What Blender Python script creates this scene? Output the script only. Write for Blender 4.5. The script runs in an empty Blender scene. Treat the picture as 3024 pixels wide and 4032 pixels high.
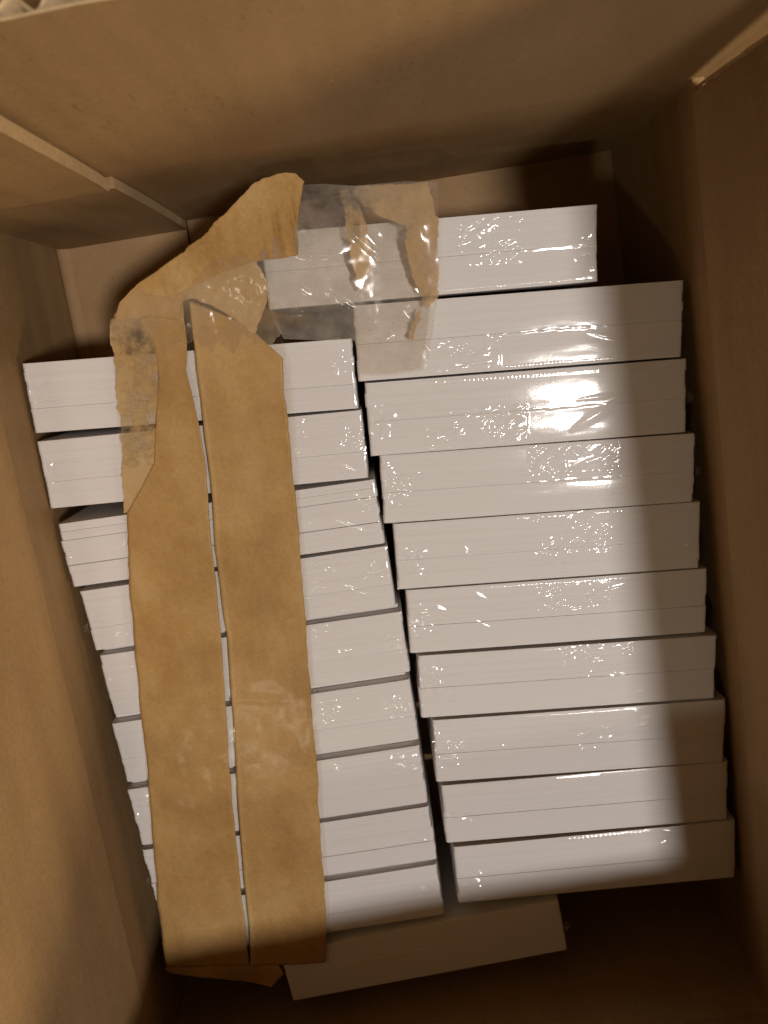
import bpy, math, random
import numpy as np
from mathutils import Matrix, Vector

MM = 0.001
rng = np.random.default_rng(7)
random.seed(7)
scn = bpy.context.scene
COL = scn.collection

# ------------------------------------------------------------------ camera
cam_d = bpy.data.cameras.new('camera')
cam_d.sensor_fit = 'VERTICAL'
cam_d.sensor_height = 36.0
cam_d.lens = 25.89
cam_d.clip_start = 0.004
cam_d.clip_end = 20.0
cam_d.dof.use_dof = True
cam_d.dof.focus_distance = 0.205
cam_d.dof.aperture_fstop = 26.0
cam = bpy.data.objects.new('camera', cam_d)
COL.objects.link(cam)
M3 = Matrix(((0.98788, 0.15347, 0.02344), (-0.1547, 0.96036, 0.2319), (0.01308, -0.23272, 0.97246)))
cam.matrix_world = Matrix.Translation((0.00635, 0.08913, 0.255)) @ M3.to_4x4()
scn.camera = cam

# ------------------------------------------------------------------ light
world = bpy.data.worlds.new('World')
scn.world = world
world.use_nodes = True
bg = world.node_tree.nodes['Background']
bg.inputs[0].default_value = (1.0, 0.60, 0.28, 1)
bg.inputs[1].default_value = 0.125

lamp_d = bpy.data.lights.new('ceiling_lamp', 'POINT')
lamp_d.energy = 35.0
lamp_d.color = (1.0, 0.925, 0.86)
lamp_d.shadow_soft_size = 0.075
lamp = bpy.data.objects.new('ceiling_lamp', lamp_d)
lamp.location = (0.384, -0.107, 1.3)
COL.objects.link(lamp)

side_d = bpy.data.lights.new('floor_lamp', 'AREA')
side_d.shape = 'DISK'
side_d.size = 0.30
side_d.energy = 11.0
side_d.color = (1.0, 0.77, 0.50)
side = bpy.data.objects.new('floor_lamp', side_d)
side.location = (1.12, -0.70, 0.72)
side.rotation_euler = (Vector((-0.03, 0.1, 0.09)) - Vector(side.location)).to_track_quat('-Z', 'Y').to_euler()
COL.objects.link(side)

far_d = bpy.data.lights.new('second_lamp', 'AREA')
far_d.shape = 'DISK'
far_d.size = 0.10
far_d.energy = 1.3
far_d.color = (1.0, 0.90, 0.74)
far = bpy.data.objects.new('second_lamp', far_d)
far.location = (-0.33, -0.68, 1.2)
far.rotation_euler = (Vector((0.02, 0.02, 0.05)) - Vector(far.location)).to_track_quat('-Z', 'Y').to_euler()
COL.objects.link(far)

scn.view_settings.view_transform = 'Standard'
scn.view_settings.look = 'None'
scn.view_settings.exposure = 0.0
scn.view_settings.gamma = 1.0
scn.view_settings.use_curve_mapping = False
scn.render.engine = 'CYCLES'
scn.cycles.max_bounces = 10
scn.cycles.transparent_max_bounces = 24
scn.cycles.caustics_reflective = False
scn.cycles.caustics_refractive = False
scn.cycles.sample_clamp_indirect = 3.0
scn.cycles.use_denoising = True


# ------------------------------------------------------------------ helpers
def link(name, verts, faces, mat, parent=None, smooth=False, mats=None, fmat=None, uv=None):
    me = bpy.data.meshes.new(name)
    me.from_pydata([tuple(v) for v in verts], [], [tuple(f) for f in faces])
    for m in (mats or [mat]):
        me.materials.append(m)
    if fmat is not None:
        me.polygons.foreach_set('material_index', np.asarray(fmat, np.int32))
    if smooth:
        me.polygons.foreach_set('use_smooth', np.ones(len(me.polygons), bool))
    me.update()
    o = bpy.data.objects.new(name, me)
    COL.objects.link(o)
    if parent:
        o.parent = parent
    return o


def empty(name, loc, rz=0.0):
    o = bpy.data.objects.new(name, None)
    o.empty_display_size = 0.01
    o.location = loc
    o.rotation_euler = (0, 0, rz)
    COL.objects.link(o)
    return o


def tag(o, label=None, cat=None, group=None, kind=None):
    if label:
        o['label'] = label
    if cat:
        o['category'] = cat
    if group:
        o['group'] = group
    if kind:
        o['kind'] = kind


class Noise:
    """smooth 2-D value noise"""
    def __init__(self, seed):
        self.t = np.random.default_rng(seed).random((256, 256))

    def __call__(self, x, y):
        x = np.asarray(x, float); y = np.asarray(y, float)
        xi = np.floor(x).astype(int); yi = np.floor(y).astype(int)
        fx = x - xi; fy = y - yi
        fx = fx * fx * (3 - 2 * fx); fy = fy * fy * (3 - 2 * fy)
        t = self.t
        a = t[xi % 256, yi % 256]; b = t[(xi + 1) % 256, yi % 256]
        c = t[xi % 256, (yi + 1) % 256]; d = t[(xi + 1) % 256, (yi + 1) % 256]
        return (a * (1 - fx) + b * fx) * (1 - fy) + (c * (1 - fx) + d * fx) * fy - 0.5


def grid_faces(nu, nv, off=0):
    """nu x nv vertices, index i*nv+j"""
    i, j = np.meshgrid(np.arange(nu - 1), np.arange(nv - 1), indexing='ij')
    a = (i * nv + j).ravel() + off
    return np.stack([a, a + nv, a + nv + 1, a + 1], 1).tolist()


# ------------------------------------------------------------------ materials
def new_mat(name):
    m = bpy.data.materials.new(name)
    m.use_nodes = True
    nt = m.node_tree
    for n in list(nt.nodes):
        nt.nodes.remove(n)
    return m, nt


def N(nt, typ, **kw):
    n = nt.nodes.new(typ)
    for k, v in kw.items():
        if k.startswith('i_'):
            key = k[2:]
            key = int(key) if key.isdigit() else key.replace('_', ' ')
            n.inputs[key].default_value = v
        else:
            setattr(n, k, v)
    return n


def ramp(nt, pts):
    r = nt.nodes.new('ShaderNodeValToRGB')
    e = r.color_ramp.elements
    while len(e) < len(pts):
        e.new(0.5)
    for el, (p, c) in zip(e, pts):
        el.position = p
        el.color = (*c, 1) if len(c) == 3 else c
    return r


def cardboard(name, c_dark, c_light, flute=None, scale=(1, 1, 1)):
    m, nt = new_mat(name)
    L = nt.links.new
    out = N(nt, 'ShaderNodeOutputMaterial')
    b = N(nt, 'ShaderNodeBsdfPrincipled', i_Roughness=0.72)
    b.inputs['Specular IOR Level'].default_value = 0.25
    tc = N(nt, 'ShaderNodeTexCoord')
    mp = N(nt, 'ShaderNodeMapping')
    mp.inputs['Scale'].default_value = scale
    L(tc.outputs['Object'], mp.inputs[0])
    n1 = N(nt, 'ShaderNodeTexNoise', i_Scale=28.0, i_Detail=5.0, i_Roughness=0.6)
    n2 = N(nt, 'ShaderNodeTexNoise', i_Scale=900.0, i_Detail=3.0, i_Roughness=0.7)
    L(mp.outputs[0], n1.inputs['Vector']); L(tc.outputs['Object'], n2.inputs['Vector'])
    add = N(nt, 'ShaderNodeMix', data_type='FLOAT', i_0=0.32)
    L(n1.outputs['Fac'], add.inputs[2]); L(n2.outputs['Fac'], add.inputs[3])
    r = ramp(nt, [(0.36, c_dark), (0.62, c_light)])
    L(add.outputs[0], r.inputs[0])
    # scattered dark fibres
    n3 = N(nt, 'ShaderNodeTexNoise', i_Scale=1100.0, i_Detail=2.0)
    L(mp.outputs[0], n3.inputs['Vector'])
    r3 = ramp(nt, [(0.27, (0.75, 0.7, 0.65)), (0.34, (1, 1, 1))])
    L(n3.outputs['Fac'], r3.inputs[0])
    mul = N(nt, 'ShaderNodeMix', data_type='RGBA', blend_type='MULTIPLY', i_0=0.8)
    L(r.outputs[0], mul.inputs[6]); L(r3.outputs[0], mul.inputs[7])
    L(mul.outputs[2], b.inputs['Base Color'])
    bp = N(nt, 'ShaderNodeBump', i_Strength=0.25, i_Distance=0.0002)
    L(n2.outputs['Fac'], bp.inputs['Height'])
    last = bp
    bp2 = N(nt, 'ShaderNodeBump', i_Strength=0.35, i_Distance=0.0012)
    L(n1.outputs['Fac'], bp2.inputs['Height']); L(bp.outputs[0], bp2.inputs['Normal'])
    wv = N(nt, 'ShaderNodeTexWave', wave_type='BANDS', bands_direction=flute or 'X', i_Scale=50.0, i_Distortion=0.6)
    L(tc.outputs['Object'], wv.inputs['Vector'])
    bp3 = N(nt, 'ShaderNodeBump', i_Strength=0.10, i_Distance=0.0005)
    L(wv.outputs['Fac'], bp3.inputs['Height']); L(bp2.outputs[0], bp3.inputs['Normal'])
    L((bp3 if flute else bp2).outputs[0], b.inputs['Normal'])
    n4 = N(nt, 'ShaderNodeTexNoise', i_Scale=95.0, i_Detail=6.0, i_Roughness=0.75, i_Distortion=2.0)
    L(tc.outputs['Object'], n4.inputs['Vector'])
    r4 = ramp(nt, [(0.62, (0, 0, 0)), (0.74, (0.55, 0.55, 0.55))])
    L(n4.outputs['Fac'], r4.inputs[0])
    sc4 = N(nt, 'ShaderNodeMix', data_type='RGBA')
    sc4.inputs[7].default_value = (min(1, c_light[0] * 1.35), min(1, c_light[1] * 1.4), min(1, c_light[2] * 1.5), 1)
    L(r4.outputs[0], sc4.inputs[0]); L(mul.outputs[2], sc4.inputs[6]); L(sc4.outputs[2], b.inputs['Base Color'])
    L(b.outputs[0], out.inputs[0])
    return m


M_BOARD = cardboard('kraft_board', (0.255, 0.160, 0.073), (0.355, 0.232, 0.112), flute='X', scale=(1, 1, 0.35))
M_SIDE = cardboard('kraft_board_side', (0.255, 0.160, 0.073), (0.355, 0.232, 0.112), flute='Y', scale=(1, 0.3, 1.6))
M_FLOOR = cardboard('kraft_board_floor', (0.33, 0.205, 0.10), (0.40, 0.26, 0.135))
M_EDGE = cardboard('board_cut_edge', (0.38, 0.265, 0.14), (0.56, 0.42, 0.25))


def paper_mat():
    m, nt = new_mat('card_paper')
    L = nt.links.new
    out = N(nt, 'ShaderNodeOutputMaterial')
    b = N(nt, 'ShaderNodeBsdfPrincipled', i_Roughness=0.65)
    tc = N(nt, 'ShaderNodeTexCoord')
    mp = N(nt, 'ShaderNodeMapping')
    mp.inputs['Scale'].default_value = (12, 2300, 12)
    L(tc.outputs['Object'], mp.inputs[0])
    n1 = N(nt, 'ShaderNodeTexNoise', i_Scale=1.0, i_Detail=2.0, i_Roughness=0.65)
    L(mp.outputs[0], n1.inputs['Vector'])
    r = ramp(nt, [(0.22, (0.79, 0.76, 0.75)), (0.45, (0.84, 0.81, 0.80)), (0.70, (0.86, 0.835, 0.825))])
    L(n1.outputs['Fac'], r.inputs[0])
    L(r.outputs[0], b.inputs['Base Color'])
    bp = N(nt, 'ShaderNodeBump', i_Strength=0.35, i_Distance=0.0002)
    L(n1.outputs['Fac'], bp.inputs['Height'])
    L(bp.outputs[0], b.inputs['Normal'])
    L(b.outputs[0], out.inputs[0])
    return m


M_PAPER = paper_mat()


def film_mat(name, rough, ior=1.5, tint=(0.985, 0.985, 0.985), haze=0.0, haze_col=(0.8, 0.76, 0.7), hz_scale=180.0, bump=0.0, bscale=500.0):
    m, nt = new_mat(name)
    L = nt.links.new
    out = N(nt, 'ShaderNodeOutputMaterial')
    tr = N(nt, 'ShaderNodeBsdfTransparent')
    tr.inputs[0].default_value = (*tint, 1)
    gl = N(nt, 'ShaderNodeBsdfGlossy')
    gl.inputs['Roughness'].default_value = rough
    fr = N(nt, 'ShaderNodeFresnel', i_IOR=ior)
    base = tr
    tc = N(nt, 'ShaderNodeTexCoord')
    if haze > 0:
        nz = N(nt, 'ShaderNodeTexNoise', i_Scale=hz_scale, i_Detail=5.0, i_Roughness=0.65)
        L(tc.outputs['Object'], nz.inputs['Vector'])
        mr = N(nt, 'ShaderNodeMapRange')
        mr.inputs['From Min'].default_value = 0.35; mr.inputs['From Max'].default_value = 0.75
        mr.inputs['To Min'].default_value = haze * 0.15; mr.inputs['To Max'].default_value = haze * 1.6
        L(nz.outputs['Fac'], mr.inputs[0])
        df = N(nt, 'ShaderNodeBsdfDiffuse'); df.inputs[0].default_value = (*haze_col, 1)
        tl = N(nt, 'ShaderNodeBsdfTranslucent'); tl.inputs[0].default_value = (*haze_col, 1)
        ml = N(nt, 'ShaderNodeMixShader', i_0=0.45)
        L(df.outputs[0], ml.inputs[1]); L(tl.outputs[0], ml.inputs[2])
        mh = N(nt, 'ShaderNodeMixShader')
        L(mr.outputs[0], mh.inputs[0]); L(tr.outputs[0], mh.inputs[1]); L(ml.outputs[0], mh.inputs[2])
        base = mh
    if bump > 0:
        nb = N(nt, 'ShaderNodeTexNoise', i_Scale=bscale, i_Detail=3.0)
        L(tc.outputs['Object'], nb.inputs['Vector'])
        bp = N(nt, 'ShaderNodeBump', i_Strength=bump, i_Distance=0.0004)
        L(nb.outputs['Fac'], bp.inputs['Height'])
        L(bp.outputs[0], gl.inputs['Normal']); L(bp.outputs[0], fr.inputs['Normal'])
    cap = N(nt, 'ShaderNodeMath', operation='MINIMUM', i_1=0.09)
    L(fr.outputs[0], cap.inputs[0])
    mx = N(nt, 'ShaderNodeMixShader')
    L(cap.outputs[0], mx.inputs[0]); L(base.outputs[0], mx.inputs[1]); L(gl.outputs[0], mx.inputs[2])
    L(mx.outputs[0], out.inputs[0])
    return m


M_FILM = film_mat('shrink_film', 0.075, ior=1.5, bump=0.05, bscale=200.0)
M_TAPE = film_mat('clear_tape', 0.17, ior=1.12, tint=(0.97, 0.95, 0.91), haze=0.05, haze_col=(0.72, 0.66, 0.56), bump=0.10, bscale=70.0)
M_TAPE_HAZY = film_mat('hazy_clear_tape', 0.13, ior=1.45, tint=(0.95, 0.92, 0.87), haze=0.36, haze_col=(0.76, 0.70, 0.61), hz_scale=70.0, bump=0.15, bscale=120.0)


M_TAPE_TAN = film_mat('fibre_clouded_tape', 0.16, ior=1.3, tint=(0.98, 0.96, 0.91), haze=0.34, haze_col=(0.78, 0.66, 0.47), hz_scale=70.0, bump=0.15, bscale=120.0)


def kraft_tape_mat(name, stops, rough=0.6, coat=0.06, gaps=0.0, bscale=150.0):
    """torn kraft liner stuck under glossy tape"""
    m, nt = new_mat(name)
    L = nt.links.new
    out = N(nt, 'ShaderNodeOutputMaterial')
    b = N(nt, 'ShaderNodeBsdfPrincipled', i_Roughness=rough)
    b.inputs['Coat Weight'].default_value = coat
    b.inputs['Coat Roughness'].default_value = 0.16
    b.inputs['Specular IOR Level'].default_value = 0.3
    tc = N(nt, 'ShaderNodeTexCoord')
    n1 = N(nt, 'ShaderNodeTexNoise', i_Scale=40.0, i_Detail=8.0, i_Roughness=0.62, i_Distortion=0.15)
    L(tc.outputs['Object'], n1.inputs['Vector'])
    n2 = N(nt, 'ShaderNodeTexNoise', i_Scale=900.0, i_Detail=3.0, i_Roughness=0.7)
    L(tc.outputs['Object'], n2.inputs['Vector'])
    mp = N(nt, 'ShaderNodeMapping')
    mp.inputs['Scale'].default_value = (1.0, 0.16, 1.0); mp.inputs['Rotation'].default_value = (0, 0, 0.2)
    L(tc.outputs['Object'], mp.inputs[0])
    n5 = N(nt, 'ShaderNodeTexNoise', i_Scale=160.0, i_Detail=5.0, i_Roughness=0.65)
    L(mp.outputs[0], n5.inputs['Vector'])
    mx5 = N(nt, 'ShaderNodeMix', data_type='FLOAT', i_0=0.25)
    L(n1.outputs['Fac'], mx5.inputs[2]); L(n5.outputs['Fac'], mx5.inputs[3])
    mix = N(nt, 'ShaderNodeMix', data_type='FLOAT', i_0=0.22)
    L(mx5.outputs[0], mix.inputs[2]); L(n2.outputs['Fac'], mix.inputs[3])
    r = ramp(nt, stops)
    L(mix.outputs[0], r.inputs[0])
    L(r.outputs[0], b.inputs['Base Color'])
    nb = N(nt, 'ShaderNodeTexNoise', i_Scale=bscale, i_Detail=4.0)
    L(tc.outputs['Object'], nb.inputs['Vector'])
    bp = N(nt, 'ShaderNodeBump', i_Strength=0.35, i_Distance=0.0006)
    L(nb.outputs['Fac'], bp.inputs['Height'])
    L(bp.outputs[0], b.inputs['Normal']); L(bp.outputs[0], b.inputs['Coat Normal'])
    src = b
    if gaps > 0:
        n3 = N(nt, 'ShaderNodeTexNoise', i_Scale=260.0, i_Detail=6.0, i_Roughness=0.7)
        L(tc.outputs['Object'], n3.inputs['Vector'])
        n4 = N(nt, 'ShaderNodeTexNoise', i_Scale=60.0, i_Detail=2.0)
        L(tc.outputs['Object'], n4.inputs['Vector'])
        ad = N(nt, 'ShaderNodeMath', operation='ADD')
        L(n3.outputs['Fac'], ad.inputs[0]); L(n4.outputs['Fac'], ad.inputs[1])
        mr = N(nt, 'ShaderNodeMapRange')
        mr.inputs['From Min'].default_value = 0.62 + gaps; mr.inputs['From Max'].default_value = 0.95 + gaps
        L(ad.outputs[0], mr.inputs[0])
        tr = N(nt, 'ShaderNodeBsdfTransparent')
        tr.inputs[0].default_value = (0.95, 0.90, 0.80, 1)
        mx = N(nt, 'ShaderNodeMixShader')
        L(mr.outputs[0], mx.inputs[0]); L(tr.outputs[0], mx.inputs[1]); L(b.outputs[0], mx.inputs[2])
        src = mx
    L(src.outputs[0], out.inputs[0])
    return m


KR = [(0.36, (0.38, 0.215, 0.070)), (0.50, (0.49, 0.300, 0.108)), (0.64, (0.59, 0.395, 0.175))]
M_KRAFT = kraft_tape_mat('taped_kraft', KR)
M_KRAFT_PALE = kraft_tape_mat('taped_kraft_pale', [(0.30, (0.42, 0.26, 0.11)), (0.5, (0.56, 0.40, 0.21)), (0.7, (0.66, 0.54, 0.36))], coat=0.2)
M_KRAFT_DRY = kraft_tape_mat('torn_kraft', [(0.36, (0.36, 0.20, 0.06)), (0.5, (0.49, 0.295, 0.105)), (0.64, (0.60, 0.41, 0.19))], rough=0.8, coat=0.0)
M_FIBRE = kraft_tape_mat('kraft_fibre_residue', [(0.34, (0.46, 0.30, 0.13)), (0.5, (0.56, 0.39, 0.19)), (0.66, (0.63, 0.49, 0.29))], coat=0.1, gaps=0.04)
M_FLAKE = kraft_tape_mat('kraft_flake', [(0.30, (0.46, 0.27, 0.09)), (0.5, (0.58, 0.38, 0.16)), (0.7, (0.64, 0.47, 0.26))], coat=0.1, gaps=0.08)


def table_mat():
    m, nt = new_mat('table_wood')
    L = nt.links.new
    out = N(nt, 'ShaderNodeOutputMaterial')
    b = N(nt, 'ShaderNodeBsdfPrincipled', i_Roughness=0.5)
    tc = N(nt, 'ShaderNodeTexCoord')
    mp = N(nt, 'ShaderNodeMapping'); mp.inputs['Scale'].default_value = (3, 40, 3)
    L(tc.outputs['Object'], mp.inputs[0])
    n = N(nt, 'ShaderNodeTexNoise', i_Scale=2.0, i_Detail=5.0)
    L(mp.outputs[0], n.inputs['Vector'])
    r = ramp(nt, [(0.3, (0.03, 0.017, 0.009)), (0.7, (0.07, 0.038, 0.018))])
    L(n.outputs['Fac'], r.inputs[0]); L(r.outputs[0], b.inputs['Base Color'])
    L(b.outputs[0], out.inputs[0])
    return m


# ------------------------------------------------------------------ the surface under the box
s = 0.9
t = link('table_top', [(-s, -s, -0.0092), (s, -s, -0.0092), (s, s, -0.0092), (-s, s, -0.0092)], [(0, 1, 2, 3)], table_mat())
tag(t, kind='structure')

# ------------------------------------------------------------------ the cardboard box
box = empty('cardboard_box', (0, 0, -0.009))
tag(box, 'open brown corrugated cardboard box with upright flaps, holding the white packs', 'box')
BZ = 9.0          # box origin lies 9 mm under the inner floor
TH = 2.8          # board thickness
CREASE = 69.0
nz = Noise(3)


def panel(name, fn, nu, nv, thick, mat, edge=M_EDGE, raw='top', seed=0, flip=False):
    """fn(u,v)->(inner xyz mm, outward normal xyz) for u,v in 0..1; solid board"""
    us = np.linspace(0, 1, nu); vs = np.linspace(0, 1, nv)
    g = Noise(100 + seed)
    inner = []; outer = []
    for i, u in enumerate(us):
        for j, v in enumerate(vs):
            p, n = fn(u, v)
            p = np.array(p, float); n = np.array(n, float)
            q = p + n * thick
            inner.append(p); outer.append(q)
    V = np.array(inner + outer)
    V[:, 2] += BZ
    V *= MM
    k = nu * nv
    F = []; fm = []
    for f in grid_faces(nu, nv):
        F.append(f if flip else f[::-1]); fm.append(0)
    for f in grid_faces(nu, nv, k):
        F.append(f[::-1] if flip else f); fm.append(0)

    def rim(a, m):
        for x, y in zip(a[:-1], a[1:]):
            F.append((x, y, y + k, x + k)); fm.append(m)
    rim([j for j in range(nv)], int('side' in raw))
    rim([(nu - 1) * nv + j for j in range(nv)][::-1], int('side' in raw))
    rim([i * nv for i in range(nu)][::-1], 0)
    rim([i * nv + nv - 1 for i in range(nu)], int('top' in raw))
    o = link(name, V, F, None, box, smooth=False, mats=[mat, edge], fmat=fm)
    o.data['skin_faces'] = 2 * (nu - 1) * (nv - 1)
    return o


def smooth_panel(o):
    # inner and outer skin are shaded smooth, the cut rim stays sharp
    me = o.data
    n = len(me.polygons)
    me.polygons.foreach_set('use_smooth', np.arange(n) < me['skin_faces'])
    # split normals at the rim so the skins keep their own shading
    me.set_sharp_from_angle(angle=math.radians(40))
    return o


def lerp(a, b, t):
    return a + (b - a) * t


wob = Noise(11)


def wall_fn(p0, p1, nrm, bulge, crease_in, z0=0.0, z1=CREASE, ph=0.0, flat=False, streak=0.0):
    """upright wall between plan points p0 and p1; nrm = outward plan normal"""
    p0 = np.array(p0, float); p1 = np.array(p1, float); nrm = np.array(nrm, float)

    def fn(u, v):
        p = lerp(p0, p1, u)
        z = lerp(z0, z1, v)
        b = bulge * math.sin(math.pi * min(1, max(0, z / CREASE))) * (0.5 + 0.5 * math.sin(math.pi * u)) - crease_in * (z / CREASE) ** 2 * (1.0 if flat else math.sin(math.pi * u) ** 0.5)
        b += streak * float(wob(u * 2.2 + ph, z / 5.0)) * math.sin(math.pi * v)
        b += 0.9 * float(wob(u * 4 + ph, z / 22 + ph)) * math.sin(math.pi * u) * math.sin(math.pi * v)
        q = p + nrm * b
        return (q[0], q[1], z), (nrm[0], nrm[1], 0)
    return fn


def flap_fn(p0, p1, nrm, lean0, lean1, crease_in, length=89.0, ph=0.0, top_wob=0.0, ridge=0.30, streak=0.0, flat=False):
    """flap hinged on the crease; lean = outward mm at its free edge for u=0 / u=1"""
    p0 = np.array(p0, float); p1 = np.array(p1, float); nrm = np.array(nrm, float)

    def fn(u, v):
        p = lerp(p0, p1, u) - nrm * crease_in * (1.0 if flat else math.sin(math.pi * u) ** 0.5)
        ln = lerp(lean0, lean1, u)
        h = math.sqrt(max(1.0, length ** 2 - ln ** 2))
        L_ = v + top_wob * 0.01 * float(wob(u * 37 + ph, 3.1)) * (1 if v > 0.98 else 0)
        b = ln * (v ** 1.7 if flat else v) + 1.6 * float(wob(u * 3 + ph, v * 2 + ph)) * v
        b += streak * float(wob(u * 2.2 + ph, v * 15.0)) * min(1, v * 6)
        b -= ridge * math.exp(-((v * length - 1.5) / 2.2) ** 2)          # the scored crease stands in a little
        q = p + nrm * b
        return (q[0], q[1], CREASE + 0.05 + h * L_), (nrm[0], nrm[1], 0)
    return fn


BLc = (-90.6, 134.2); BRc = (90.2, 134.2); FRc = (99.0, -133.0); FLc = (-100.5, -133.0)


def plan_normal(a, b, sign):
    d = np.array(b, float) - np.array(a, float)
    d /= np.hypot(*d)
    return sign * np.array([-d[1], d[0]])


nB = np.array([0.0, 1.0]); nF = np.array([0.0, -1.0])
nL = plan_normal(BLc, FLc, -1.0); nR = plan_normal(BRc, FRc, 1.0)

# floor: two bottom flaps butting at a seam, with the crease strip along the left wall
def floor_fn(x0f, x1f, zf):
    def fn(u, v):
        y = lerp(-134.0, 136.0, v)
        x = lerp(x0f(y), x1f(y), u)
        return (x, y, zf + 0.5 * float(wob(x / 30, y / 30))), (0, 0, -1)
    return fn


xl = lambda y: lerp(BLc[0], FLc[0], (134.2 - y) / 267.2) - 1.2
xr = lambda y: lerp(BRc[0], FRc[0], (134.2 - y) / 267.2) + 1.2
smooth_panel(panel('bottom_flap', floor_fn(xl, lambda y: -48.6 - 0.02 * (134 - y), 0.0), 10, 20, 2.6, M_FLOOR))
smooth_panel(panel('bottom_flap', floor_fn(lambda y: -48.0 - 0.02 * (134 - y), xr, -0.5), 20, 20, 2.6, M_FLOOR))
# rounded crease where the left wall folds into the bottom
cf = []
for i in range(21):
    y = lerp(133.6, -132.0, i / 20)
    for j in range(6):
        a = j / 5 * math.pi / 2
        cf.append((xl(y) + 1.4 + 3.2 * (1 - math.cos(a)), y, 0.7 + 2.6 * (1 - math.sin(a)) + 9.0))
link('fold_strip', np.array(cf) * MM, grid_faces(21, 6), M_FLOOR, box, smooth=True)

# walls
smooth_panel(panel('back_wall', wall_fn((-60, 134.4), (95.0, 134.4), nB, 0.4, 0.0, ph=1), 44, 24, TH, M_BOARD, raw=''))
smooth_panel(panel('left_wall', wall_fn((FLc[0] - 0.1, FLc[1] - 3), (BLc[0], BLc[1] + 2), nL, 0.8, 3.4, ph=5, streak=0.5, flat=True), 60, 24, TH, M_SIDE, raw=''))
smooth_panel(panel('right_wall', wall_fn((BRc[0], BRc[1] + 1), (FRc[0] + 0.1, FRc[1] - 3), nR, 3.2, 3.0, ph=9, flat=True), 60, 24, TH, M_SIDE, raw=''))
smooth_panel(panel('front_wall', wall_fn((FRc[0] + 4, FRc[1]), (FLc[0] - 4, FLc[1]), nF, 1.0, 0.5, ph=13), 44, 24, TH, M_BOARD, raw=''))

# inner glued joint panel at the back left with its raw edge
smooth_panel(panel('joint_panel', wall_fn((-90.4, 131.7), (-48.3, 131.7), nB, 0.6, 0.0, ph=2), 16, 24, 2.6, M_BOARD, raw='side'))
JF = flap_fn((-91.5, 131.3), (-49.6, 131.3), nB, 2.6, 0.1, 0.0, ph=4)
smooth_panel(panel('joint_flap', JF, 16, 30, 2.9, M_BOARD, raw='side top'))

# flaps: two liners with a fluted medium between them
def corrugated_flap(name, fn, nu, nv, mat, flutes, wave_h=2.3):
    smooth_panel(panel(name, fn, nu, nv, 0.35, mat, raw='side top'))
    flap = COL.objects[-1] if False else [o for o in box.children if o.name.startswith(name)][-1]
    # outer liner
    def fo(u, v):
        p, n = fn(u, v)
        return (p[0] + n[0] * (wave_h + 0.35), p[1] + n[1] * (wave_h + 0.35), p[2]), n
    lin = smooth_panel(panel('outer_liner', fo, nu, nv, 0.35, mat))
    lin.parent = flap
    # medium
    nuf = flutes * 8 + 1
    V = []
    for i in range(nuf):
        u = i / (nuf - 1)
        for j in range(6):
            v = j / 5
            p, n = fn(u, v)
            k = 0.35 + 0.03 + (wave_h - 0.06) * (0.5 - 0.5 * math.cos(2 * math.pi * i / 8 + 0.35 * math.sin(i * 0.7)))
            V.append((p[0] + n[0] * k, p[1] + n[1] * k, p[2] + BZ - (0.25 if j == 5 else 0)))
    med = link('fluting', np.array(V) * MM, grid_faces(nuf, 6), M_EDGE, flap, smooth=True)
    sd = med.modifiers.new('thickness', 'SOLIDIFY'); sd.thickness = 0.00028; sd.offset = 0
    return flap


corrugated_flap('back_flap', flap_fn((-91.0, 134.4), (97.0, 134.4), nB, 1.0, 3.0, 0.0, ridge=0.06, length=78.4, ph=6, top_wob=1.2), 64, 30, M_BOARD, 31)
corrugated_flap('right_flap', flap_fn((87.2, 131.4), (FRc[0] - 3.15, FRc[1]), nR, 4.0, 7.0, 0.0, ph=8), 60, 24, M_SIDE, 44)
corrugated_flap('left_flap', flap_fn((FLc[0] + 0.15, FLc[1]), (-90.55, 130.5), nL, 16.0, 10.0, 3.4, ph=10, ridge=0.0, streak=0.8, flat=True), 60, 24, M_SIDE, 44)
corrugated_flap('front_flap', flap_fn(FRc, FLc, nF, -44.5, -37.0, 0.5, ph=12), 44, 20, M_BOARD, 32)

# torn, crushed edge of the right flap beside the corner slit: a ragged pale fringe of fibre
V = []; n_f = 70
for i in range(n_f):
    v = i / (n_f - 1)
    z = CREASE + 1.5 + v * 87
    x = 87.6 + 4.2 * v + 0.25 * float(wob(v * 30, 8.0))
    w = 0.25 + 2.2 * v ** 0.9 * (0.75 + 0.9 * float(wob(v * 26, 2.0))) + 0.5 * float(wob(v * 60, 5))
    w = max(0.12, w)
    y = 132.0 + 0.3 * float(wob(v * 20, 1.0))
    V += [(x, y + 0.6, z + BZ), (x - 0.10, y - 0.25 * w, z + 0.2 + BZ), (x + 0.05, y - w, z + 0.5 * float(wob(v * 40, 9)) + BZ)]
link('torn_edge', np.array(V) * MM, grid_faces(n_f, 3), M_EDGE, box, smooth=False)

# ------------------------------------------------------------------ the packs of cards
GROUP = 'shrink-wrapped packs of white cards'
CARD_H = 50.6


def rounded_profile(w, h, r, seg=3):
    pts = []
    for cx_, cz_, a0 in ((w / 2 - r, r, -90), (w / 2 - r, h - r, 0), (-w / 2 + r, h - r, 90), (-w / 2 + r, r, 180)):
        for k in range(seg + 1):
            a = math.radians(a0 + 90 * k / seg)
            pts.append((cx_ + r * math.cos(a), cz_ + r * math.sin(a)))
    return pts


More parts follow.
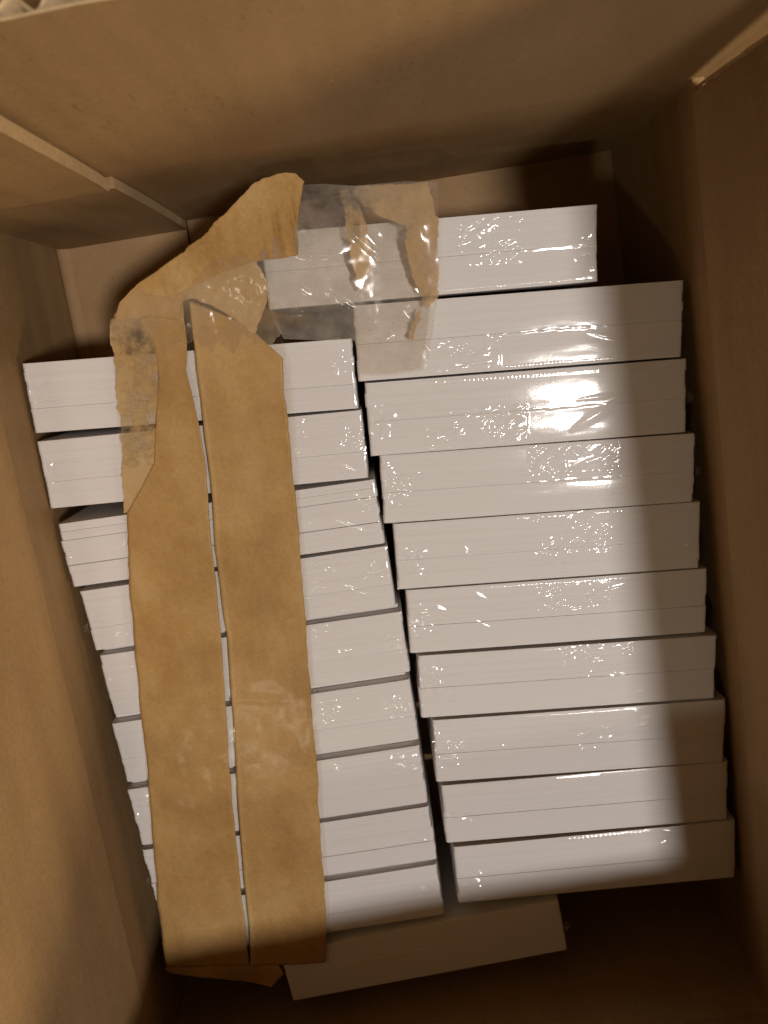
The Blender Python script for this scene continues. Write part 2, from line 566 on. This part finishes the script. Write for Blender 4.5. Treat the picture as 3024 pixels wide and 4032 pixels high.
def card_stack(parent, w, y0, y1, h, rg, loose=0.025, shift=0.0):
    """bundle of cards standing on edge, modelled as many thin bundles of uneven height"""
    V = []; F = []
    y = y0
    while y < y1 - 0.05:
        d = min(rg.uniform(0.9, 4.0), y1 - y)
        dz = rg.normal(0, loose); dx = rg.normal(0, 0.10) + shift
        prof = rounded_profile(w + rg.normal(0, 0.05), h + dz, 0.9)
        n = len(prof); o = len(V)
        for yy in (y + 0.002, y + d - 0.002):
            V += [(px + dx, yy, pz) for px, pz in prof]
        for k in range(n):
            F.append((o + k, o + (k + 1) % n, o + n + (k + 1) % n, o + n + k))
        F.append(tuple(range(o + n - 1, o - 1, -1)))
        F.append(tuple(range(o + n, o + 2 * n)))
        y += d
    ob = link('card_stack', np.array(V) * MM, F, M_PAPER, parent)
    ob['kind'] = 'stuff'
    return ob


def film(parent, w, t, h, split, patch, star, dots, rg, seed, folds=()):
    """shrink film: crinkled top sheet with seams, folded down the four sides"""
    nu, nv = 250, 64
    W = w / 2 + 0.25; T = t / 2 + 0.12
    u = np.linspace(-W, W, nu); v = np.linspace(-T, T, nv)
    Ug, Vg = np.meshgrid(u, v, indexing='ij')
    n1, n2, n3 = Noise(seed), Noise(seed + 50), Noise(seed + 90)
    z = 0.26 + 0.06 * n1(Ug / 16, Vg / 3.0) + 0.012 * n2(Ug / 6, Vg / 1.1)
    # the film pulls into a shallow pillow over each half of the pack
    for lo, hi in ((-T, split), (split, T)):
        c_, hw = (lo + hi) / 2, (hi - lo) / 2
        z += np.where((Vg >= lo) & (Vg < hi), (0.10 + 0.05 * n3(Ug / 25, Vg * 0 + lo)) * (1 - ((Vg - c_) / hw) ** 2), 0)
    # overlap patch of bubbled film
    for (pu, pv, pw, ph, amp) in patch:
        m = 1 / (1 + np.exp((np.abs(Ug - pu) - pw / 2) / 0.22)) / (1 + np.exp((np.abs(Vg - pv) - ph / 2) / 0.22))
        edge = np.exp(-((np.abs(Ug - pu) - pw / 2) / 0.35) ** 2) * (np.abs(Vg - pv) < ph / 2 + .3) + np.exp(-((np.abs(Vg - pv) - ph / 2) / 0.35) ** 2) * (np.abs(Ug - pu) < pw / 2 + .3)
        an = rg.uniform(0.1, 0.75); ca, sa = math.cos(an), math.sin(an)
        rid = 1 - 2 * np.abs(n2((ca * Ug + sa * Vg) / rg.uniform(3.2, 6.0), (ca * Vg - sa * Ug) / rg.uniform(0.7, 1.0))) * 2
        dens = np.clip(n3(Ug / 5 + 7, Vg / 4) * 3.5 + 0.55, 0, 1)
        z += 1.75 * amp * m * (0.30 * (rid - 0.5) * dens + 0.10 * n1(Ug / 1.3, Vg / 0.8) * dens) + amp * 0.22 * edge * (n3(Ug / 0.9, Vg / 0.9) + 0.25)
        z += 0.10 * m
    # gathered star folds at the ends
    for (su, sv, sr, amp, k) in star:
        dx = Ug - su; dy = Vg - sv
        r = np.hypot(dx, dy) + 1e-3
        a = np.arctan2(dy, dx)
        fold = np.sin(a * k + 3 * n1(r / 1.2, a * 2)) * 0.6 + n2(Ug / 1.15, Vg / 1.0) * 1.7
        z += 2.0 * amp * np.exp(-(r / sr) ** 2) * fold * np.clip(r / 0.8, 0, 1)
    # taut diagonal folds
    for (a0, b0, a1, b1, wd, amp) in folds:
        dx, dy = a1 - a0, b1 - b0
        ll = math.hypot(dx, dy)
        tt = ((Ug - a0) * dx + (Vg - b0) * dy) / ll ** 2
        nn = (-(Ug - a0) * dy + (Vg - b0) * dx) / ll
        wv = wd * (0.35 + 0.65 * np.clip(np.sin(np.clip(tt, 0, 1) * math.pi), 0, 1))
        z += amp * np.clip(np.sin(np.clip(tt, 0, 1) * math.pi), 0, 1) ** 0.6 * np.exp(-(nn / wv) ** 2)
    # long lap seam along the split
    ysm = split + 0.35 * n1(u / 9, 3.0 + 0 * u) + 0.12 * n2(u / 1.5, 5.0 + 0 * u)
    dd = Vg - ysm[:, None]
    z += 0.14 * np.exp(-(dd / 0.22) ** 2) * (0.6 + n3(Ug / 1.6, Vg * 0 + 3)) + 0.10 / (1 + np.exp(-dd / 0.08)) * 0.8
    # row of shrink bubbles on one long edge
    for (sv, u0, u1, amp, per) in dots:
        m = (Ug > u0) & (Ug < u1)
        z += amp * m * np.exp(-((Vg - sv - 0.15 * n1(Ug / 3, 1 + 0 * Vg)) / 0.34) ** 2) * (0.5 + 0.5 * np.sin(2 * math.pi * Ug / per + 2.2 * n2(Ug / 2.2, 0 * Vg)))
    # settle onto the cards at the rim
    rim = np.minimum(np.minimum(W - np.abs(Ug), T - np.abs(Vg)) / 0.9, 1)
    z = np.maximum(z, 0.17) * (0.35 + 0.65 * rim) + 0.12
    V = np.stack([Ug, Vg, h + z], 2).reshape(-1, 3)
    F = grid_faces(nu, nv)
    # side skirts
    ring = [i * nv for i in range(nu)] + [(nu - 1) * nv + j for j in range(1, nv)] + [i * nv + nv - 1 for i in range(nu - 2, -1, -1)] + [j for j in range(nv - 2, 0, -1)]
    ring = ring[::4] if len(ring) % 4 == 0 else ring[::4]
    V = V.tolist()
    prev = ring
    for k, (zz, ex) in enumerate(((h - 1.2, 0.10), (h * 0.6, 0.25), (h * 0.3, 0.2), (0.6, 0.05))):
        cur = []
        for q, r_ in enumerate(ring):
            x, y, _ = V[r_]
            e = ex + 0.12 * math.sin(q * 1.7 + k) if k > 0 else ex * 0.3
            cur.append(len(V))
            sx = math.copysign(e, x) if abs(abs(x) - W) < 0.3 else 0
            sy = math.copysign(min(e, 0.12), y) if abs(abs(y) - T) < 0.2 else 0
            V.append((x + sx, y + sy, zz))
        for q in range(len(ring)):
            a, b = q, (q + 1) % len(ring)
            F.append((prev[a], cur[a], cur[b], prev[b]))
        prev = cur
    me = np.array(V) * MM
    ntop = (nu - 1) * (nv - 1)
    return link('shrink_film', me, F, None, parent, smooth=True, mats=[M_FILM, M_SKIRT], fmat=[0] * ntop + [1] * (len(F) - ntop))


def film_tail(parent, x, y, z, sgn, rg):
    """little ear of gathered film sticking out of the end of a pack"""
    V = []; 
    for i in range(6):
        a = i / 5
        for j in range(7):
            b = j / 6 - 0.5
            V.append((x + sgn * a * (1.6 + 0.8 * math.sin(j * 1.9)), y + b * 3.6 * (1 - 0.45 * a) + 0.2 * rg.normal(), z + 0.5 * math.sin(j * 2.2 + a * 3) * a - 0.8 * a))
    return link('film_ear', np.array(V) * MM, grid_faces(6, 7), M_TAIL, parent, smooth=True)


def skirt_mat():
    m, nt = new_mat('shrink_film_side')
    out = N(nt, 'ShaderNodeOutputMaterial')
    tr = N(nt, 'ShaderNodeBsdfTransparent'); tr.inputs[0].default_value = (0.985, 0.985, 0.985, 1)
    gl = N(nt, 'ShaderNodeBsdfGlossy'); gl.inputs['Roughness'].default_value = 0.15
    mx = N(nt, 'ShaderNodeMixShader', i_0=0.05)
    nt.links.new(tr.outputs[0], mx.inputs[1]); nt.links.new(gl.outputs[0], mx.inputs[2])
    nt.links.new(mx.outputs[0], out.inputs[0])
    return m


M_SKIRT = skirt_mat()
M_TAIL = film_mat('film_ear_clear', 0.14, ior=1.5, haze=0.25, haze_col=(0.75, 0.72, 0.68))

# name, centre x, y, angle, width, thickness, split (fraction from the front), bundles
PACKS = [
    # right-hand column, from the back of the box to the front
    ('R', 45.2, 84.2, -4.6, 89.0, 20.0), ('R', 45.1, 63.4, -4.6, 89.0, 20.2), ('R', 46.0, 43.1, -4.9, 89.2, 19.6),
    ('R', 46.6, 23.0, -4.8, 88.8, 19.8), ('R', 47.3, 2.6, -4.8, 89.0, 19.8), ('R', 48.2, -18.8, -5.0, 90.2, 20.4),
    ('R', 49.8, -41.0, -4.8, 90.6, 21.2), ('R', 49.7, -62.9, -3.9, 90.6, 20.6), ('R', 50.8, -84.9, -3.2, 91.0, 21.0),
    # left-hand column
    ('L', -45.1, 83.6, -4.6, 90.2, 19.2), ('L', -45.9, 63.2, -3.4, 91.0, 19.4), ('L', -45.4, 41.5, -0.8, 91.8, 19.2),
    ('L', -44.6, 21.3, -0.3, 90.9, 19.0), ('L', -43.9, 0.4, -0.3, 91.6, 19.8), ('L', -45.0, -22.1, 0.0, 92.4, 20.6),
    ('L', -45.4, -44.6, 0.3, 92.6, 20.6), ('L', -45.8, -66.4, 0.5, 93.2, 19.8), ('L', -46.0, -88.0, 1.0, 92.6, 19.6),
    # one across the back, one across the front
    ('T', 24.2, 106.6, -4.1, 88.8, 19.2), ('F', -8.8, -110.0, 3.1, 94.6, 20.2),
]
ORD = ['', 'second', 'third', 'fourth', 'fifth', 'sixth', 'seventh', 'eighth', 'ninth']
LAB_R = [
    'white card pack by the right wall, partly under clear tape, behind the glaring pack',
    'white card pack with the brightest film glare, second in the row along the right wall',
    'shrink-wrapped white card pack, third from the back in the row along the right wall',
    'shrink-wrapped white card pack with glossy film patch, fourth in the row along the right wall',
    'shrink-wrapped white card pack, fifth from the back in the row along the right wall',
    'shrink-wrapped white card pack, sixth from the back in the row along the right wall',
    'shrink-wrapped white card pack, seventh from the back in the row along the right wall',
    'shrink-wrapped white card pack, eighth from the back in the row along the right wall',
    'half-shadowed white card pack, last in the row along the right wall, touching the front pack']
LAB_L = [
    'white card pack in the left row, first at the back, under torn kraft',
    'white card pack under the tape, second from the back in the left row',
    'white card pack with stepped uneven cards, third from the back in the left row',
    'white card pack under the tape, fourth from the back in the left row',
    'white card pack under the tape, fifth from the back in the left row',
    'white card pack under the tape, sixth from the back in the left row',
    'white card pack under the tape, seventh from the back in the left row',
    'white card pack under the tape, eighth from the back in the left row',
    'white card pack under the end of the brown tape, last in the left row']
cnt = {'R': 0, 'L': 0}
# film features per pack: (patch list, stars, dots); fractions of half width
FE_R = [
    dict(patch=[(-0.30, -0.45, 0.42, 0.42, 1.0)], star=[(0.97, 0.0, 3.5, .10, 7)], dots=[(-.93, -0.7, 0.6, .10, 1.0)]),
    dict(patch=[(-0.28, -0.45, 0.60, 0.42, 0.75)], star=[(-0.93, 0.02, 5.5, .30, 9)], dots=[(.90, -0.85, 0.45, .13, 1.15)], folds=[(.26, -.72, .62, .12, 1.1, .30), (.30, .12, .60, .2, .5, .15)]),
    dict(patch=[(0.20, 0.52, 0.52, 0.42, 1.0)], star=[(-0.92, 0.02, 4.5, .22, 6), (0.92, 0.02, 4.5, .26, 7)], dots=[(-.93, 0.0, 0.5, .08, .9)], folds=[(-.9, .05, -.74, .5, .5, .22), (.22, .3, .48, .62, .6, .2)]),
    dict(patch=[(0.20, 0.42, 0.52, 0.55, 1.0)], star=[(-0.88, -0.25, 4.5, .30, 6), (0.90, 0.0, 4.0, .25, 7)], dots=[(.93, -0.2, 0.5, .10, 1.0)]),
    dict(patch=[(0.14, 0.50, 0.50, 0.40, 1.0)], star=[(-0.90, 0.05, 5.0, .32, 7), (0.90, 0.0, 4.0, .26, 8)], dots=[(.92, -0.8, 0.4, .09, 1.3)], folds=[(.05, .25, .3, .35, .5, .25), (.22, .4, .46, .72, .5, .25), (-.92, .62, -.72, .25, .9, .3)]),
    dict(patch=[(0.18, 0.46, 0.46, 0.50, 1.1)], star=[(-0.92, 0.1, 5.0, .30, 7), (0.90, -0.1, 4.0, .24, 8)], dots=[], folds=[(-.97, .75, -.82, .45, .6, .28)]),
    dict(patch=[(0.12, 0.05, 0.35, 0.3, 1.0), (0.38, .6, .1, .3, 1.0)], star=[(-0.90, -0.1, 5.0, .28, 7), (0.5, 0.1, 3.0, .18, 8)], dots=[(.92, -0.5, 0.3, .10, 1.0)]),
    dict(patch=[(0.42, 0.40, 0.16, 0.4, 0.5)], star=[(-0.90, 0.1, 4.0, .28, 7)], dots=[(.92, -0.2, 0.1, .10, 1.0)]),
    dict(patch=[(0.40, 0.45, 0.16, 0.3, 0.5)], star=[(-0.90, 0.1, 4.0, .30, 7), (.85, -.9, 2.0, .15, 3)], dots=[(.92, -0.2, 0.4, .10, 1.4)]),
]
for idx, (row, x, y, a, w, th) in enumerate(PACKS):
    rg = np.random.default_rng(500 + idx)
    p = empty('card_pack', (x * MM, y * MM, 0.0003), math.radians(a))
    if row == 'R':
        lab = LAB_R[cnt['R']]; fe = FE_R[cnt['R']]; cnt['R'] += 1
    elif row == 'L':
        lab = LAB_L[cnt['L']]; cnt['L'] += 1
        fe = dict(patch=[(rg.uniform(0.42, 0.62), 0.42, 0.22, 0.45, 0.6), (rg.uniform(-.9, -.8), rg.uniform(-.2, .3), .12, .5, .5)],
                  star=[(0.90, rg.uniform(-0.05, 0.15), 4.0, .26, 6), (-0.95, 0.0, 3.2, .22, 7)], dots=[(.92, 0.4, 0.9, .07, 1.1)],
                  folds=[(.68, rg.uniform(.0, .3), .96, rg.uniform(-.8, -.5), .7, .30)] if cnt['L'] < 5 else [])
    elif row == 'T':
        lab = 'white card pack lying across the back of the box, nearest the back wall'
        fe = dict(patch=[(0.36, 0.35, 0.46, 0.62, 1.1)], star=[(0.95, -0.3, 4.5, .30, 8)], dots=[(-.90, -0.1, 0.85, .16, 1.1)])
    else:
        lab = 'dim white card pack lying in shadow across the front of the box'
        fe = dict(patch=[(0.5, 0.2, 0.2, 0.4, 0.3)], star=[(0.96, 0.0, 3.0, .2, 6)], dots=[])
    tag(p, lab, 'card pack', GROUP)
    h = CARD_H + rg.normal(0, 0.25)
    th2 = th - (0.02 if row in 'RT' else 0.35)
    split = th2 * (rg.uniform(-0.16, -0.10) if row == 'L' else rg.uniform(-0.08, 0.0))
    if row == 'L' and cnt['L'] == 3:           # stepped loose cards at the back of this pack
        card_stack(p, w - 0.5, -th2 / 2, split - 0.10, h, rg)
        card_stack(p, w - 0.5, split + 0.10, 4.4, h, rg, shift=-0.1)
        card_stack(p, w - 0.6, 4.5, 7.0, h - 0.12, rg, shift=0.1)
        card_stack(p, w - 0.8, 7.05, th2 / 2, h - 0.25, rg, shift=0.2)
    else:
        card_stack(p, w - 0.5, -th2 / 2, split - 0.03, h + rg.normal(0, 0.1), rg)
        card_stack(p, w - 0.5, split + 0.03, th2 / 2, h, rg)
    if row == 'L' and 5 <= cnt['L'] <= 9:      # a few cards that have slipped lower in the gap behind this pack
        gap = PACKS[idx - 1][2] - PACKS[idx - 1][5] / 2 - (y + th / 2)
        if gap > 0.6:
            card_stack(p, w - 1.6, th2 / 2 + 0.18, th2 / 2 + min(gap - 0.25, 2.2), h - 3.2, rg, shift=-0.3)
    jit = lambda q, d: q + rg.uniform(-d, d)
    fe['patch'] = [(jit(q[0], .05), jit(q[1], .06), q[2] * rg.uniform(.75, 1.15), q[3] * rg.uniform(.85, 1.15), q[4] * rg.uniform(.7, 1.2)) for q in fe['patch']]
    fe['star'] = [(q[0], jit(q[1], .25), q[2] * rg.uniform(.6, 1.25), q[3] * rg.uniform(.7, 1.35), rg.uniform(3, 8)) for q in fe['star']]
    fe['folds'] = list(fe.get('folds', []))
    for q in range(int(rg.integers(2, 5))):
        e = rg.choice([-1, 1])
        a0 = e * rg.uniform(.5, .97); b0 = rg.uniform(-.9, .9)
        fe['folds'].append((a0, b0, a0 - e * rg.uniform(.06, .30), b0 + rg.uniform(-.55, .55), rg.uniform(.25, .7), rg.uniform(.10, .28)))
    sc = lambda L_: [(q[0] * w / 2, q[1] * th2 / 2, q[2] * w / 2, q[3] * th2, q[4]) for q in L_]
    film(p, w - 0.5, th2, h, split, sc(fe['patch']),
         [(q[0] * w / 2, q[1] * th2 / 2, q[2], q[3], q[4]) for q in fe['star']],
         [(q[0] * th2 / 2, q[1] * w / 2, q[2] * w / 2, q[3], q[4]) for q in fe['dots']], rg, 1000 + idx * 3,
         [(q[0] * w / 2, q[1] * th2 / 2, q[2] * w / 2, q[3] * th2 / 2, q[4], q[5]) for q in fe.get('folds', [])])
    if (row, idx) in (('R', 1), ('R', 2), ('L', 12), ('R', 8), ('F', 19), ('L', 16)):
        sg = -1 if row == 'L' else 1
        film_tail(p, sg * (w / 2 + 0.1), split, h - 0.6, sg, rg)

# ------------------------------------------------------------------ the torn tape
TAPE_L = [(-61.4, 104.0), (-63.6, 93.4), (-66.0, 78.9), (-68.1, 65.0), (-70.7, 52.1), (-75.0, 29.3), (-78.3, 6.5), (-80.9, -11.4), (-82.7, -25.2), (-85.2, -39.5), (-88.3, -59.1), (-90.9, -76.1), (-92.0, -84.9), (-93.4, -100.2)]
TAPE_R = [(-18.7, 94.3), (-18.3, 85.1), (-19.6, 71.5), (-22.1, 51.1), (-23.8, 32.3), (-25.8, 14.2), (-27.8, -3.2), (-29.4, -19.8), (-30.8, -33.8), (-33.3, -51.4), (-34.9, -66.3), (-38.1, -90.4), (-39.4, -101.1), (-41.6, -108.5)]
KA_L = [(-54.2, 102.8), (-51.3, 96.4), (-52.9, 85.6), (-56.4, 74.8), (-59.2, 64.9), (-64.8, 57.9), (-70.1, 52.1), (-74.7, 29.2), (-78.1, 6.5), (-80.6, -11.4), (-82.2, -25.3), (-84.6, -39.5), (-87.7, -59.2), (-90.5, -76.2), (-91.6, -85.0), (-93.2, -100.2)]
KA_R = [(-41.1, 105.5), (-42.4, 95.6), (-44.4, 88.0), (-44.2, 80.5), (-44.2, 71.6), (-44.8, 61.3), (-46.1, 52.2), (-48.1, 39.0), (-48.9, 27.9), (-50.7, 13.8), (-52.5, 0.8), (-54.9, -15.6), (-56.8, -27.9), (-58.9, -43.8), (-61.1, -62.0), (-63.1, -79.1), (-64.0, -89.7), (-66.0, -104.9)]
KB_L = [(-39.7, 105.3), (-41.1, 95.4), (-42.1, 87.6), (-42.7, 79.0), (-43.6, 70.2), (-44.3, 61.2), (-45.2, 52.1), (-47.4, 38.9), (-48.3, 27.8), (-49.3, 18.0), (-49.6, 10.7), (-51.4, -2.4), (-53.3, -15.9), (-55.1, -28.2), (-57.6, -44.0), (-60.1, -62.1), (-62.2, -79.2), (-63.3, -89.8), (-65.9, -105.0)]
KB_R = [(-26.8, 97.4), (-22.3, 91.8), (-18.8, 87.0), (-20.3, 77.9), (-20.5, 71.0), (-21.8, 57.7), (-22.1, 51.1), (-24.1, 32.3), (-26.0, 14.2), (-28.2, -3.2), (-29.8, -19.7), (-31.2, -33.8), (-33.6, -51.3), (-35.1, -66.3), (-37.1, -83.4), (-39.4, -99.3), (-41.9, -108.5)]
K1_L = [(-59.7, 104.8), (-56.3, 107.5), (-50.8, 111.5), (-44.2, 114.1), (-38.2, 116.5), (-30.8, 120.7), (-24.1, 124.7), (-20.0, 127.3), (-17.5, 129.1), (-14.2, 130.0), (-10.6, 130.4), (-6.7, 129.9), (-4.7, 127.9)]
K1_R = [(-57.4, 103.2), (-49.9, 105.0), (-42.2, 106.7), (-35.7, 109.1), (-30.6, 110.6), (-25.6, 111.5), (-21.3, 112.0), (-17.7, 112.0), (-14.8, 111.8), (-12.4, 111.6), (-10.0, 111.9), (-7.8, 120.5), (-5.2, 127.2)]
K2_L = [(-51.1, 111.4), (-48.4, 107.7), (-42.7, 105.7), (-38.5, 105.6), (-32.5, 102.3), (-27.4, 97.4), (-25.0, 94.4)]
K2_R = [(-38.5, 116.7), (-33.2, 116.1), (-26.4, 114.3), (-20.3, 111.9), (-18.9, 106.6), (-19.8, 102.1), (-24.7, 94.1)]
C_L = [(-19.6, 112.4), (-19.6, 103.2), (-19.2, 96.1), (-17.3, 92.0), (-8.0, 90.2), (1.0, 88.8), (1.9, 79.3), (9.8, 78.1), (18.5, 78.2)]
C_R = [(-6.0, 128.1), (-0.2, 127.5), (6.6, 126.0), (13.5, 125.4), (20.5, 124.9), (27.9, 123.5), (26.4, 112.1), (24.3, 96.4), (20.4, 82.8)]
K3_L = [(3.5, 125.4), (4.0, 121.2), (3.9, 115.6), (3.7, 111.1), (3.9, 105.4), (4.5, 100.4)]
K3_R = [(4.7, 125.5), (7.6, 121.2), (8.5, 116.0), (8.8, 110.3), (7.6, 104.8), (4.7, 100.2)]
K4_L = [(18.2, 115.6), (18.1, 110.0), (18.2, 105.4), (19.3, 100.7), (20.1, 95.9), (20.6, 94.2)]
K4_R = [(26.7, 114.5), (26.0, 108.8), (25.6, 104.3), (24.8, 99.8), (24.1, 96.4), (21.0, 93.9)]
K5_L = [(6.4, 124.9), (9.3, 120.9), (12.3, 117.6), (15.6, 115.8), (18.9, 114.4)]
K5_R = [(7.7, 125.6), (13.5, 124.9), (19.3, 124.7), (25.0, 123.8), (26.5, 114.3)]
K6_L = [(18.3, 93.6), (16.6, 90.5), (15.5, 87.1)]
K6_R = [(20.1, 93.8), (18.4, 90.2), (16.0, 86.4)]
BOT_L = [(-94.0, -100.6), (-93.6, -102.9), (-78.2, -109.4), (-61.5, -116.5)]
BOT_R = [(-74.8, -100.6), (-66.1, -104.0), (-57.2, -106.4), (-56.2, -110.9)]


def resample(P, n):
    P = np.array(P, float)
    d = np.concatenate([[0], np.cumsum(np.hypot(*np.diff(P, axis=0).T))])
    t_ = np.linspace(0, d[-1], n)
    return np.stack([np.interp(t_, d, P[:, 0]), np.interp(t_, d, P[:, 1])], 1)


tz1, tz2, tz3 = Noise(201), Noise(202), Noise(203)


def tape_z(x, y):
    """height of the tape sheet over the packs: rests on their tops, sags a little between, crumples at the back"""
    z = 52.6 + 0.7 * tz1(x / 13, y / 17) + 0.22 * tz2(x / 3.5, y / 4.5)
    for yc, sl, wd, am in ((66, 0.12, 0.9, 0.35), (38, -0.2, 0.7, 0.3), (12, 0.1, 1.2, 0.45), (-9, -0.15, 0.8, 0.5), (-24, 0.3, 0.7, 0.4), (-47, 0.05, 1.1, 0.5), (-70, -0.1, 0.8, 0.3)):
        z = z + am * np.exp(-((y - yc - sl * (x + 50) - 2.5 * tz3(x / 6, yc + 0 * x)) / wd) ** 2) * np.clip(0.4 + 2.2 * tz2(x / 9, yc * 0.37 + 0 * x), 0, 1)
    k = np.clip((y - 92) / 22, 0, 1)
    z = z + k * (3.0 + 3.0 * tz1(x / 11 + 5, y / 11) + 0.25 * tz2(x / 3.5 + 9, y / 3.5))
    k2 = np.clip((-96 - y) / 18, 0, 1)
    z = z - 2.2 * k2 ** 1.5 + 0.8 * k2 * tz1(x / 8, y / 8 + 4)
    return z


def sheet(name, A, Bp, nu, nv, mat, parent, dz, torn=(0.0, 0.0), thick=0.0, seed=1, zf=None, crumple=0.0, curl=(0, 0)):
    A = resample(A, nu); Bp = resample(Bp, nu)
    g = Noise(300 + seed)
    i = np.arange(nu)
    ja = torn[0] * (1.2 * g(i * 0.13, 1.5 + 0 * i) + 0.5 * g(i * 0.6, 4.5 + 0 * i) + 0.25 * g(i * 1.7, 7.5 + 0 * i))
    jb = torn[1] * (1.2 * g(i * 0.13, 11.5 + 0 * i) + 0.5 * g(i * 0.6, 14.5 + 0 * i) + 0.25 * g(i * 1.7, 17.5 + 0 * i))
    D = Bp - A
    ln = np.hypot(*D.T)[:, None] + 1e-6
    A2 = A + D / ln * ja[:, None]; B2 = Bp + D / ln * jb[:, None]
    v = np.linspace(0, 1, nv)
    P = A2[:, None, :] * (1 - v)[None, :, None] + B2[:, None, :] * v[None, :, None]
    x, y = P[..., 0], P[..., 1]
    z = (zf or tape_z)(x, y) + dz + crumple * (tz3(x / 2.2, y / 3.0) + 0.6 * tz2(x / 1.1, y / 1.4))
    z = z + curl[0] * np.exp(-(v / 0.06) ** 2)[None, :] + curl[1] * np.exp(-((1 - v) / 0.06) ** 2)[None, :]
    V = np.stack([x, y, z], 2).reshape(-1, 3) * MM
    o = link(name, V, grid_faces(nu, nv), mat, parent, smooth=True)
    if thick:
        m = o.modifiers.new('thickness', 'SOLIDIFY'); m.thickness = thick * MM; m.offset = -1
    return o


tape = empty('packing_tape', (0, 0, 0))
tag(tape, 'long clear packing tape strip with torn brown kraft paper stuck to it, over the packs', 'tape')
sheet('clear_film', TAPE_L, [(x + 1.2, y) for x, y in TAPE_R], 160, 40, M_TAPE, tape, 0.55, seed=1)
sheet('kraft_strip', KA_L, [(x - 0.5, y) for x, y in KA_R], 240, 30, M_KRAFT, tape, 0.30, torn=(0.55, 0.3), thick=0.22, seed=2, curl=(0.0, 0.15), crumple=0.10)
sheet('kraft_strip', KB_L, KB_R, 240, 30, M_KRAFT, tape, 0.34, torn=(0.2, 0.5), thick=0.22, seed=3, curl=(0.45, 0.0), crumple=0.10)
sheet('fibre_residue', TAPE_L[:5], [(x + 5, y) for x, y in KA_L[:7]], 90, 24, M_FIBRE, tape, 0.05, torn=(1.5, 2.0), seed=4)
K7_L = [(-59.9, 103.4), (-56.4, 102.9), (-50.8, 103.0), (-46.2, 101.9), (-43.6, 100.9), (-41.3, 105.2)]
K7_R = [(-57.4, 107.4), (-51.3, 111.3), (-45.4, 113.5), (-38.6, 116.5), (-36.9, 114.9), (-37.1, 110.0)]
# crumpled end at the back
def zpeak(x, y):
    return 53.4 + np.clip((y - 100) / 26, 0, 1.2) * 6.5 + 2.6 * tz3(x / 1.5, y / 30) * np.clip((x + 20) / 6, 0, 1) * np.clip((127 - y) / 6, 0, 1) + 0.9 * tz1(x / 6, y / 7)
sheet('torn_kraft', K1_L, K1_R, 120, 40, M_KRAFT_DRY, tape, 0.9, torn=(0.8, 0.5), thick=0.35, seed=5, zf=zpeak, crumple=0.40)
sheet('pale_kraft', K7_L, K7_R, 60, 30, M_KRAFT_DRY, tape, 1.3, torn=(0.6, 0.5), thick=0.2, seed=8, zf=zpeak, crumple=0.35)
sheet('pale_kraft', K2_L, K2_R, 70, 40, M_KRAFT_PALE, tape, 1.1, torn=(1.0, 1.2), thick=0.2, seed=6, crumple=0.35)
X_L = [(-60.5, 103.5), (-56.9, 107.3), (-51.4, 111.0), (-44.7, 113.5), (-38.7, 116.3), (-33.4, 115.9), (-26.5, 114.3), (-19.7, 112.2)]
X_R = [(-63.1, 91.0), (-57.3, 91.3), (-50.7, 92.7), (-43.1, 93.7), (-35.8, 93.0), (-27.4, 92.0), (-20.2, 90.9), (-17.3, 91.7)]
sheet('crumpled_film', X_L, X_R, 110, 60, M_TAPE_TAN, tape, 2.2, seed=9, crumple=0.30, torn=(0.5, 5.0))
def film_z(x, y):
    z = tape_z(x, y)
    for x0, y0, x1, y1, wd, am in ((-12, 112, 2, 110, .5, .5), (-6, 104, 3, 96, .45, .5), (0, 121, 16, 103, .6, .7), (9, 118, 20, 96, .5, .6), (-16, 99, 0, 97, .6, .6), (6, 86, 12, 89, .5, .5), (13, 96, 22, 80, .5, .5), (-4, 126, -3, 112, .4, .4), (-15, 109, -8, 101, .5, .6)):
        dx, dy = x1 - x0, y1 - y0
        ll = math.hypot(dx, dy)
        tt = np.clip(((x - x0) * dx + (y - y0) * dy) / ll ** 2, 0, 1)
        nn = (-(x - x0) * dy + (y - y0) * dx) / ll + 1.2 * tz2(tt * 4, am + 0 * x)
        z = z + am * np.sin(tt * math.pi) * np.exp(-(nn / wd) ** 2)
    return z


sheet('folded_film', C_L, C_R, 130, 90, M_TAPE_HAZY, tape, 1.9, seed=7, zf=film_z, crumple=0.12)
for n_, (a_, b_, mt) in enumerate(((K3_L, K3_R, M_FLAKE), (K4_L, K4_R, M_FLAKE), (K5_L, K5_R, M_FIBRE), (K6_L, K6_R, M_FLAKE))):
    sheet('kraft_flake', a_, b_, 60, 20, mt, tape, 1.5, torn=(1.4, 1.4), seed=20 + n_, crumple=0.15)
sheet('kraft_tail', BOT_L, BOT_R, 40, 24, M_KRAFT, tape, 0.1, torn=(0.5, 0.6), thick=0.22, seed=30)
